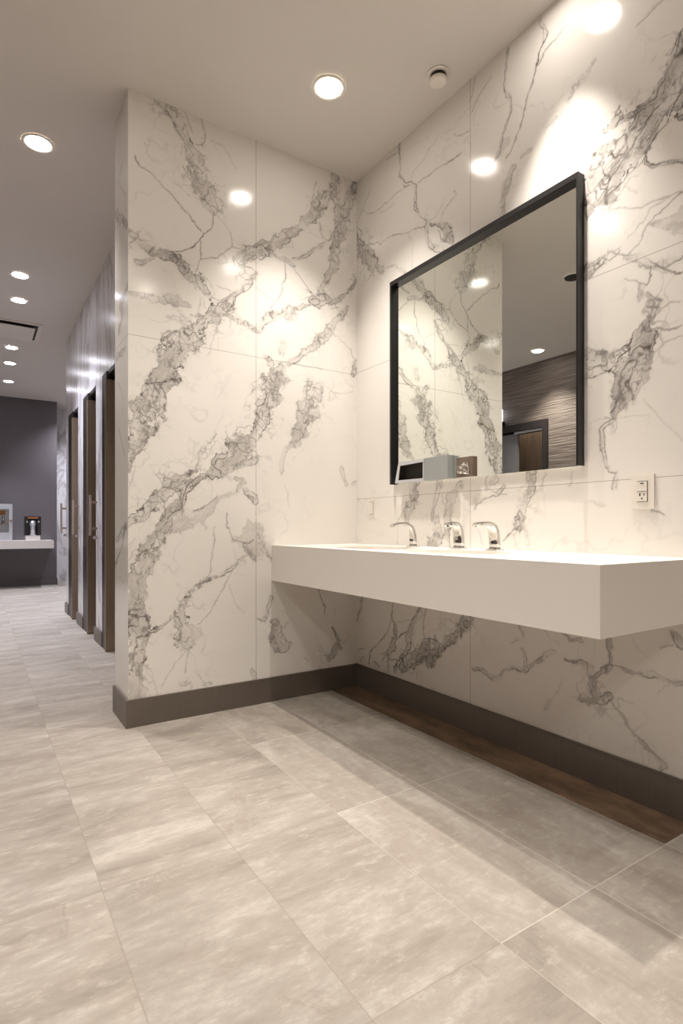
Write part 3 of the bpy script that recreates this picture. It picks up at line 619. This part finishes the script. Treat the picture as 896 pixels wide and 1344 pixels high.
# faucets
def faucet(x, y, label, reach=.14, hw=.021, hgt=.118):
    t = thing('faucet', label, 'faucet', (x, y, CZ1), 'chrome faucets behind the sinks')
    z = CZ1; pts = []
    for (u, v, th) in ((0,.004,.017),(0,.03,.015),(-.002,.055,.014),(-.007,.078,.013),(-.018,.098,.012),(-.036,.110,.0105),(-.058,.115,.009),(-.085,.116,.008),(-.110,.114,.007),(-.128,.110,.0065),(-.140,.104,.006)):
        pts.append((x+u/.14*reach, y, z+v/.118*hgt, hw*(1 if v < .1 else .95), th))
    bm = bmesh.new(); sweep(bm, pts); obj('spout', bm, M['chrome'], t)
    bm = bmesh.new(); bx(bm, x-.024, x+.024, y-hw-.006, y+hw+.006, z, z+.006); obj('base_plate', bm, M['chrome'], t, .002)
    bm = bmesh.new(); lathe(bm, [(.008, z+hgt*.855-.0), (.008, z+hgt*.855+.008)], x-reach*.94, y, 20); obj('aerator', bm, M['darkplastic'], t)
    bm = bmesh.new(); bx(bm, x-.0172, x-.0150, y-.006, y+.006, z+.030, z+.040); obj('sensor', bm, M['darkplastic'], t, .0008)
faucet(-.095, -.635, 'chrome faucet behind the far sink, nearest the corner', .135, .017)
faucet(-.095, -.955, 'chrome faucet between the two sinks, middle of the three', .07, .026)
faucet(-.095, -1.165, 'chrome faucet behind the near sink, farthest right of the three', .115, .024)

# ---------------------------------------------------------------- mirror
MY0, MY1, MZ0, MZ1 = -.375, -1.52, 1.194, 2.302
t = thing('wall_mirror', 'large rectangular wall mirror with thin black frame above the counter', 'mirror', (0, (MY0+MY1)/2, MZ0))
box('mirror_glass', -.014, 0, MY1+.004, MY0-.004, MZ0, MZ1-.01, M['mirror'], t)
bm = bmesh.new()
bx(bm, -.04, -.0005, MY1, MY0, MZ1-.022, MZ1); bx(bm, -.04, -.0005, MY1, MY1+.008, MZ0, MZ1-.022); bx(bm, -.04, -.0005, MY0-.012, MY0, MZ0, MZ1-.022)
obj('frame', bm, M['black'], t, .0015)
# little dispensers on the lower edge of the mirror
t = thing('tissue_dispenser', 'small steel dispenser with dark mouth at the lower left of the mirror', 'dispenser', (-.0145, -.63, MZ0+.002))
zb, zt = MZ0+.002, MZ0+.112
bm = bmesh.new()
y0, y1 = -.435, -.665
def fr(x): return x
# bevelled box with a sunk mouth
o1 = [(-.052, y0, zb), (-.052, y1, zb), (-.052, y1, zt), (-.052, y0-.03, zt)]; i1 = [(-.052, y0-.03, zb+.014), (-.052, y1+.006, zb+.012), (-.052, y1+.006, zt-.016), (-.052, y0-.045, zt-.020)]
b1 = [(-.018, a[1], a[2]) for a in i1]; r1 = [(-.0145, a[1], a[2]) for a in o1]
V = [[bm.verts.new(p) for p in L] for L in (o1, i1, b1, r1)]
for i in range(4):
    j = (i+1) % 4
    bm.faces.new((V[0][i], V[0][j], V[1][j], V[1][i])); f = bm.faces.new((V[1][i], V[1][j], V[2][j], V[2][i])); f.material_index = 1; bm.faces.new((V[0][i], V[3][i], V[3][j], V[0][j]))
bm.faces.new(V[2]).material_index = 1; bm.faces.new(V[3][::-1])
obj('housing', bm, [M['steel'], M['slot']], t)
tp = box('side_panel', -.050, -.0145, -.835, -.6655, zb, zt+.001, M['greyblue'], t, .004); tp['label'] = 'grey-blue panel'
t = thing('tissue_packet', 'brown glossy packet with clear film leaning at the mirror foot', 'packet', (-.0145, -.925, MZ0+.002))
bm = bmesh.new(); bx(bm, -.030, -.0145, -.975, -.872, zb, zb+.092); obj('packet_body', bm, M['packet'], t, .004)
bm = bmesh.new()
import random; random.seed(4); gn = 9
g = [[bm.verts.new((-.031-random.random()*.011, -.958+.075*i/(gn-1), zb+.008+.055*j/(gn-1)+(.012*i/gn))) for j in range(gn)] for i in range(gn)]
for i in range(gn-1):
    for j in range(gn-1):
        if i+j < gn+2: bm.faces.new((g[i][j], g[i+1][j], g[i+1][j+1], g[i][j+1]))
obj('crumpled_film', bm, M['clear'], t)

# ---------------------------------------------------------------- outlet and switch
def plate(name, label, cat, y, z, w, h, outlet):
    t = thing(name, label, cat, (0, y, z))
    box('cover_plate', -.007 if outlet else -.005, 0, y-w/2, y+w/2, z-h/2, z+h/2, M['plastic'], t, .002)
    x = -.007 if outlet else -.005
    r = box('outlet_face' if outlet else 'rocker', x-.0035, x+.001, y-.017, y+.017, z-.034, z+.034, M['plastic'], t, .001)
    bm = bmesh.new()
    for a in ((y-.0185, y-.0172, z-.036, z+.036), (y+.0172, y+.0185, z-.036, z+.036), (y-.0185, y+.0185, z+.0345, z+.036), (y-.0185, y+.0185, z-.036, z-.0345)):
        bx(bm, x-.0006, x+.0005, *a)
    obj('gasket', bm, M['slot'], t)
    if outlet:
        for nm_, a in (('test_button', (y-.006, y+.006, z+.026, z+.0295)), ('seam', (y-.016, y+.016, z-.0008, z+.0004)), ('socket_slot', (y+.005, y+.009, z-.016, z-.006)), ('socket_slot', (y-.009, y-.006, z-.015, z-.007)), ('ground_hole', (y-.0025, y+.0025, z-.027, z-.022))):
            box(nm_, x-.0042, x-.003, *a, M['slot'], t)
plate('wall_outlet', 'cream wall outlet with test button right of the mirror above the counter', 'outlet', -1.745, 1.084, .079, .117, True)
plate('light_switch', 'small cream wall switch plate left of the mirror near the corner', 'switch', -.157, 1.072, .062, .110, False)

# ---------------------------------------------------------------- ceiling fixtures
def downlight(x, y, r, w, col, label, st=25., size=92, blend=1.0, vis=True, rad=.018):
    t = thing('recessed_light', label, 'ceiling light', (x, y, H), 'recessed ceiling lights')
    bm = bmesh.new(); lathe(bm, [(r*1.3, H-.001), (r*1.3, H-.004), (r*1.24, H-.007), (r*1.06, H-.006), (r*1.0, H-.002)], x, y, 40, cap0=False, cap1=False); obj('trim_ring', bm, M['plastic'], t)
    bm = bmesh.new(); lathe(bm, [(r, H-.0045), (r*.7, H-.0055), (r*.2, H-.006)], x, y, 32, cap0=False); obj('lens', bm, emit('lens_glow', col, st), t)
    ld = bpy.data.lights.new('lamp', 'SPOT'); ld.energy = w; ld.color = col; ld.spot_size = math.radians(size); ld.spot_blend = blend; ld.shadow_soft_size = rad
    lo = bpy.data.objects.new('lamp', ld); C.objects.link(lo); lo.location = (x, y, H-.03); lo.parent = t; lo.matrix_parent_inverse = Matrix.Translation(-t.location)
    return t
WARM = (1, .915, .825); COOL = (.90, .90, 1.0); MID = (1, .91, .86)
downlight(-.53, -.53, .062, 85, WARM, 'recessed light over the marble corner between partition and mirror wall')
downlight(-.215, -1.46, .062, 112, WARM, 'wall washing recessed light close to the mirror wall', size=60)
downlight(-.68, -2.29, .062, 15, WARM, 'recessed light above the viewer in front of the counter')
downlight(-1.82, -1.80, .062, 66, WARM, 'recessed light in the open floor beside the viewer')
downlight(-1.70, -.57, .062, 45, WARM, 'recessed light over the open floor left of the partition')
downlight(-1.654, .667, .062, 70, MID, 'nearest corridor light, left of the marble partition')
downlight(-1.634, 2.56, .058, 100, COOL, 'second corridor light, larger of the close pair before the vent')
downlight(-1.61, 3.16, .058, 100, COOL, 'third corridor light, right in front of the square vent')
downlight(-1.595, 4.77, .058, 110, COOL, 'corridor light just beyond the square vent')
downlight(-1.58, 5.50, .058, 110, COOL, 'second corridor light beyond the square vent')
downlight(-1.553, 6.55, .058, 110, COOL, 'farthest corridor light, close to the plum wall')
downlight(-3.68, 1.49, .062, 110, WARM, 'recessed light washing the wallpaper wall, seen in the mirror')
downlight(-3.3, 3.4, .062, 90, MID, 'recessed light in front of the dark framed doorway')
downlight(-.3, 7.3, .062, 120, COOL, 'recessed light beyond the stalls near the far marble wall', size=130)
downlight(.78, -6.0, .062, 80, WARM, 'recessed light behind the viewer on the right', size=130)
downlight(1.47, -6.55, .062, 80, WARM, 'recessed light behind the viewer farthest right', size=130)
downlight(-1.2, -4.6, .062, 90, WARM, 'added fill light behind the viewer in the middle of the room', size=130)  # unseen ceiling lamp added as ambient fill for the room
downlight(-2.9, -4.2, .062, 90, WARM, 'added fill light behind the viewer near the wallpaper wall', size=130)  # another added lamp out of view, raises the ambient light
downlight(-3.0, -1.6, .062, 80, WARM, 'added fill light on the wallpaper side beside the viewer', size=130)  # extra out-of-frame lamp, put in for soft fill
downlight(-4.35, 1.95, .05, 70, WARM, 'added light inside the dark framed doorway, brightening the wood panel', size=130)  # unseen lamp added to brighten the wood panel behind the door
bm = bmesh.new(); lathe(bm, [(.055, H-.001), (.055, H-.004), (.048, H-.006), (.04, H-.006)], -.144, -.871, 36, cap0=False)
t = thing('smoke_detector', 'small round white detector on the ceiling near the mirror wall', 'smoke detector', (-.144, -.871, H))
obj('mounting_ring', bm, M['plastic'], t)
bm = bmesh.new(); lathe(bm, [(.036, H-.006), (.036, H-.024)], -.144, -.871, 36); obj('collar', bm, M['slot'], t)
bm = bmesh.new(); lathe(bm, [(.040, H-.024), (.041, H-.028), (.040, H-.036), (.034, H-.040)], -.144, -.871, 36); obj('cap', bm, M['plastic'], t)
t = thing('ceiling_speaker', 'dark round ceiling fixture seen in the mirror', 'ceiling speaker', (-2.26, .05, H))
bm = bmesh.new(); lathe(bm, [(.085, H-.001), (.085, H-.012), (.07, H-.014)], -2.26, .05, 36, cap0=False); obj('rim', bm, M['plastic'], t)
bm = bmesh.new(); lathe(bm, [(.069, H-.012), (.069, H-.018), (.03, H-.03)], -2.26, .05, 36, cap0=False); obj('grille', bm, M['slot'], t)
# ceiling diffuser
vx, vy, vs_ = -1.66, 4.05, .30
t = thing('air_diffuser', 'square white air diffuser with dark slot on the corridor ceiling', 'air vent', (vx, vy, H))
bm = bmesh.new()
for a in ((vx-vs_, vx+vs_, vy-vs_, vy-vs_+.035), (vx-vs_, vx+vs_, vy+vs_-.035, vy+vs_), (vx-vs_, vx-vs_+.035, vy-vs_+.035, vy+vs_-.035), (vx+vs_-.035, vx+vs_, vy-vs_+.035, vy+vs_-.035)):
    bx(bm, *a, H-.012, H-.0005)
obj('outer_frame', bm, M['plastic'], t, .002)
box('throat', vx-vs_+.036, vx+vs_-.036, vy-vs_+.036, vy+vs_-.036, H-.008, H-.001, M['slot'], t)
bm = bmesh.new(); fs = bx(bm, vx-.235, vx+.235, vy-.235, vy+.235, H-.042, H-.032); obj('floating_panel', bm, M['plastic'], t, .003)
for dx_ in (-.12, .12):
    box('bracket', vx+dx_-.008, vx+dx_+.008, vy-.01, vy+.01, H-.033, H-.008, M['steel'], t)

# ---------------------------------------------------------------- far shelf and its machines
sh = box('wall_shelf', -3.2, -.90, 7.2, 7.65, .625, .751, M['shelf'], None, .004); tag(sh, 'white floating shelf on the dark plum wall at the end of the corridor', 'shelf')
t = thing('beverage_machine', 'tall brushed steel machine at the left end of the visible far shelf', 'machine', (-1.66, 7.38, .751))
z = .751
bm = bmesh.new()
for a in ((-1.86, -1.81, 7.26, 7.5, z, z+.57), (-1.515, -1.47, 7.26, 7.5, z, z+.57), (-1.81, -1.515, 7.40, 7.5, z, z+.57), (-1.81, -1.515, 7.26, 7.4, z, z+.13), (-1.81, -1.515, 7.26, 7.4, z+.49, z+.57)): bx(bm, *a)
obj('casing', bm, M['steel'], t, .006)
box('drip_tray', -1.80, -1.525, 7.245, 7.39, z+.25, z+.27, M['chrome'], t, .003)
box('display', -1.78, -1.56, 7.385, 7.40, z+.40, z+.47, M['orange'], t, .002)
for xx in (-1.75, -1.67, -1.59):
    bm = bmesh.new(); lathe(bm, [(.02, z+.27), (.022, z+.37), (.015, z+.39)], xx, 7.33, 16); obj('canister', bm, M['chrome'], t)
bm = bmesh.new(); lathe(bm, [(.012, z+.30), (.016, z+.315), (.012, z+.33)], -1.49, 7.25, 16); obj('knob', bm, M['orange'], t)
t = thing('soap_machine', 'small black dispenser with silver centre column on the far shelf', 'dispenser', (-1.19, 7.38, z))
bm = bmesh.new(); bx(bm, -1.305, -1.255, 7.28, 7.45, z+.08, z+.38); bx(bm, -1.125, -1.075, 7.28, 7.45, z+.08, z+.38); bx(bm, -1.255, -1.125, 7.37, 7.45, z+.08, z+.38); bx(bm, -1.255, -1.125, 7.28, 7.37, z+.35, z+.385)
obj('body', bm, M['darkplastic'], t, .008)
box('base', -1.29, -1.09, 7.26, 7.46, z, z+.078, M['shelf'], t, .004)
bm = bmesh.new(); lathe(bm, [(.042, z+.078), (.038, z+.22), (.048, z+.24), (.045, z+.31)], -1.19, 7.325, 28); obj('column', bm, M['steel'], t)
box('top_strip', -1.26, -1.12, 7.272, 7.28, z+.345, z+.372, M['orange'], t, .002)
for xx in (-1.27, -1.11): box('button', xx-.012, xx+.012, 7.272, 7.28, z+.28, z+.31, M['chrome'], t, .002)
# lit wall lamp seen in the mirror
t = thing('wall_lamp', 'small box wall lamp glowing beside the dark doorway in the mirror', 'wall lamp', (-4.05, 2.42, 2.36))
box('shade', -4.045, -3.95, 2.33, 2.52, 2.385, 2.55, emit('lamp_white', (.85, .88, 1), 1.2), t, .004)
box('base', -4.05, -3.93, 2.30, 2.55, 2.315, 2.38, M['black'], t, .006)

# ---------------------------------------------------------------- camera and view
cd = bpy.data.cameras.new('camera'); cam = bpy.data.objects.new('camera', cd); C.objects.link(cam)
cam.location = (-1.936, -2.793, .96); cam.rotation_euler = (math.radians(90), 0, -math.atan2(.547, .837))
cd.sensor_fit = 'VERTICAL'; cd.sensor_height = 36; cd.lens = 36*732.5/1344; cd.shift_y = 20/1344
cd.clip_start = .02
S = bpy.context.scene; S.camera = cam
w = bpy.data.worlds.new('world'); S.world = w; w.use_nodes = True; w.node_tree.nodes['Background'].inputs[0].default_value = (.02, .02, .02, 1)
S.view_settings.view_transform = 'Standard'; S.view_settings.look = 'None'; S.view_settings.gamma = 1; S.view_settings.use_curve_mapping = False
S.view_settings.exposure = 0.97
S.cycles.max_bounces = 10; S.cycles.diffuse_bounces = 6; S.cycles.glossy_bounces = 5
S.cycles.caustics_reflective = True; S.cycles.caustics_refractive = False
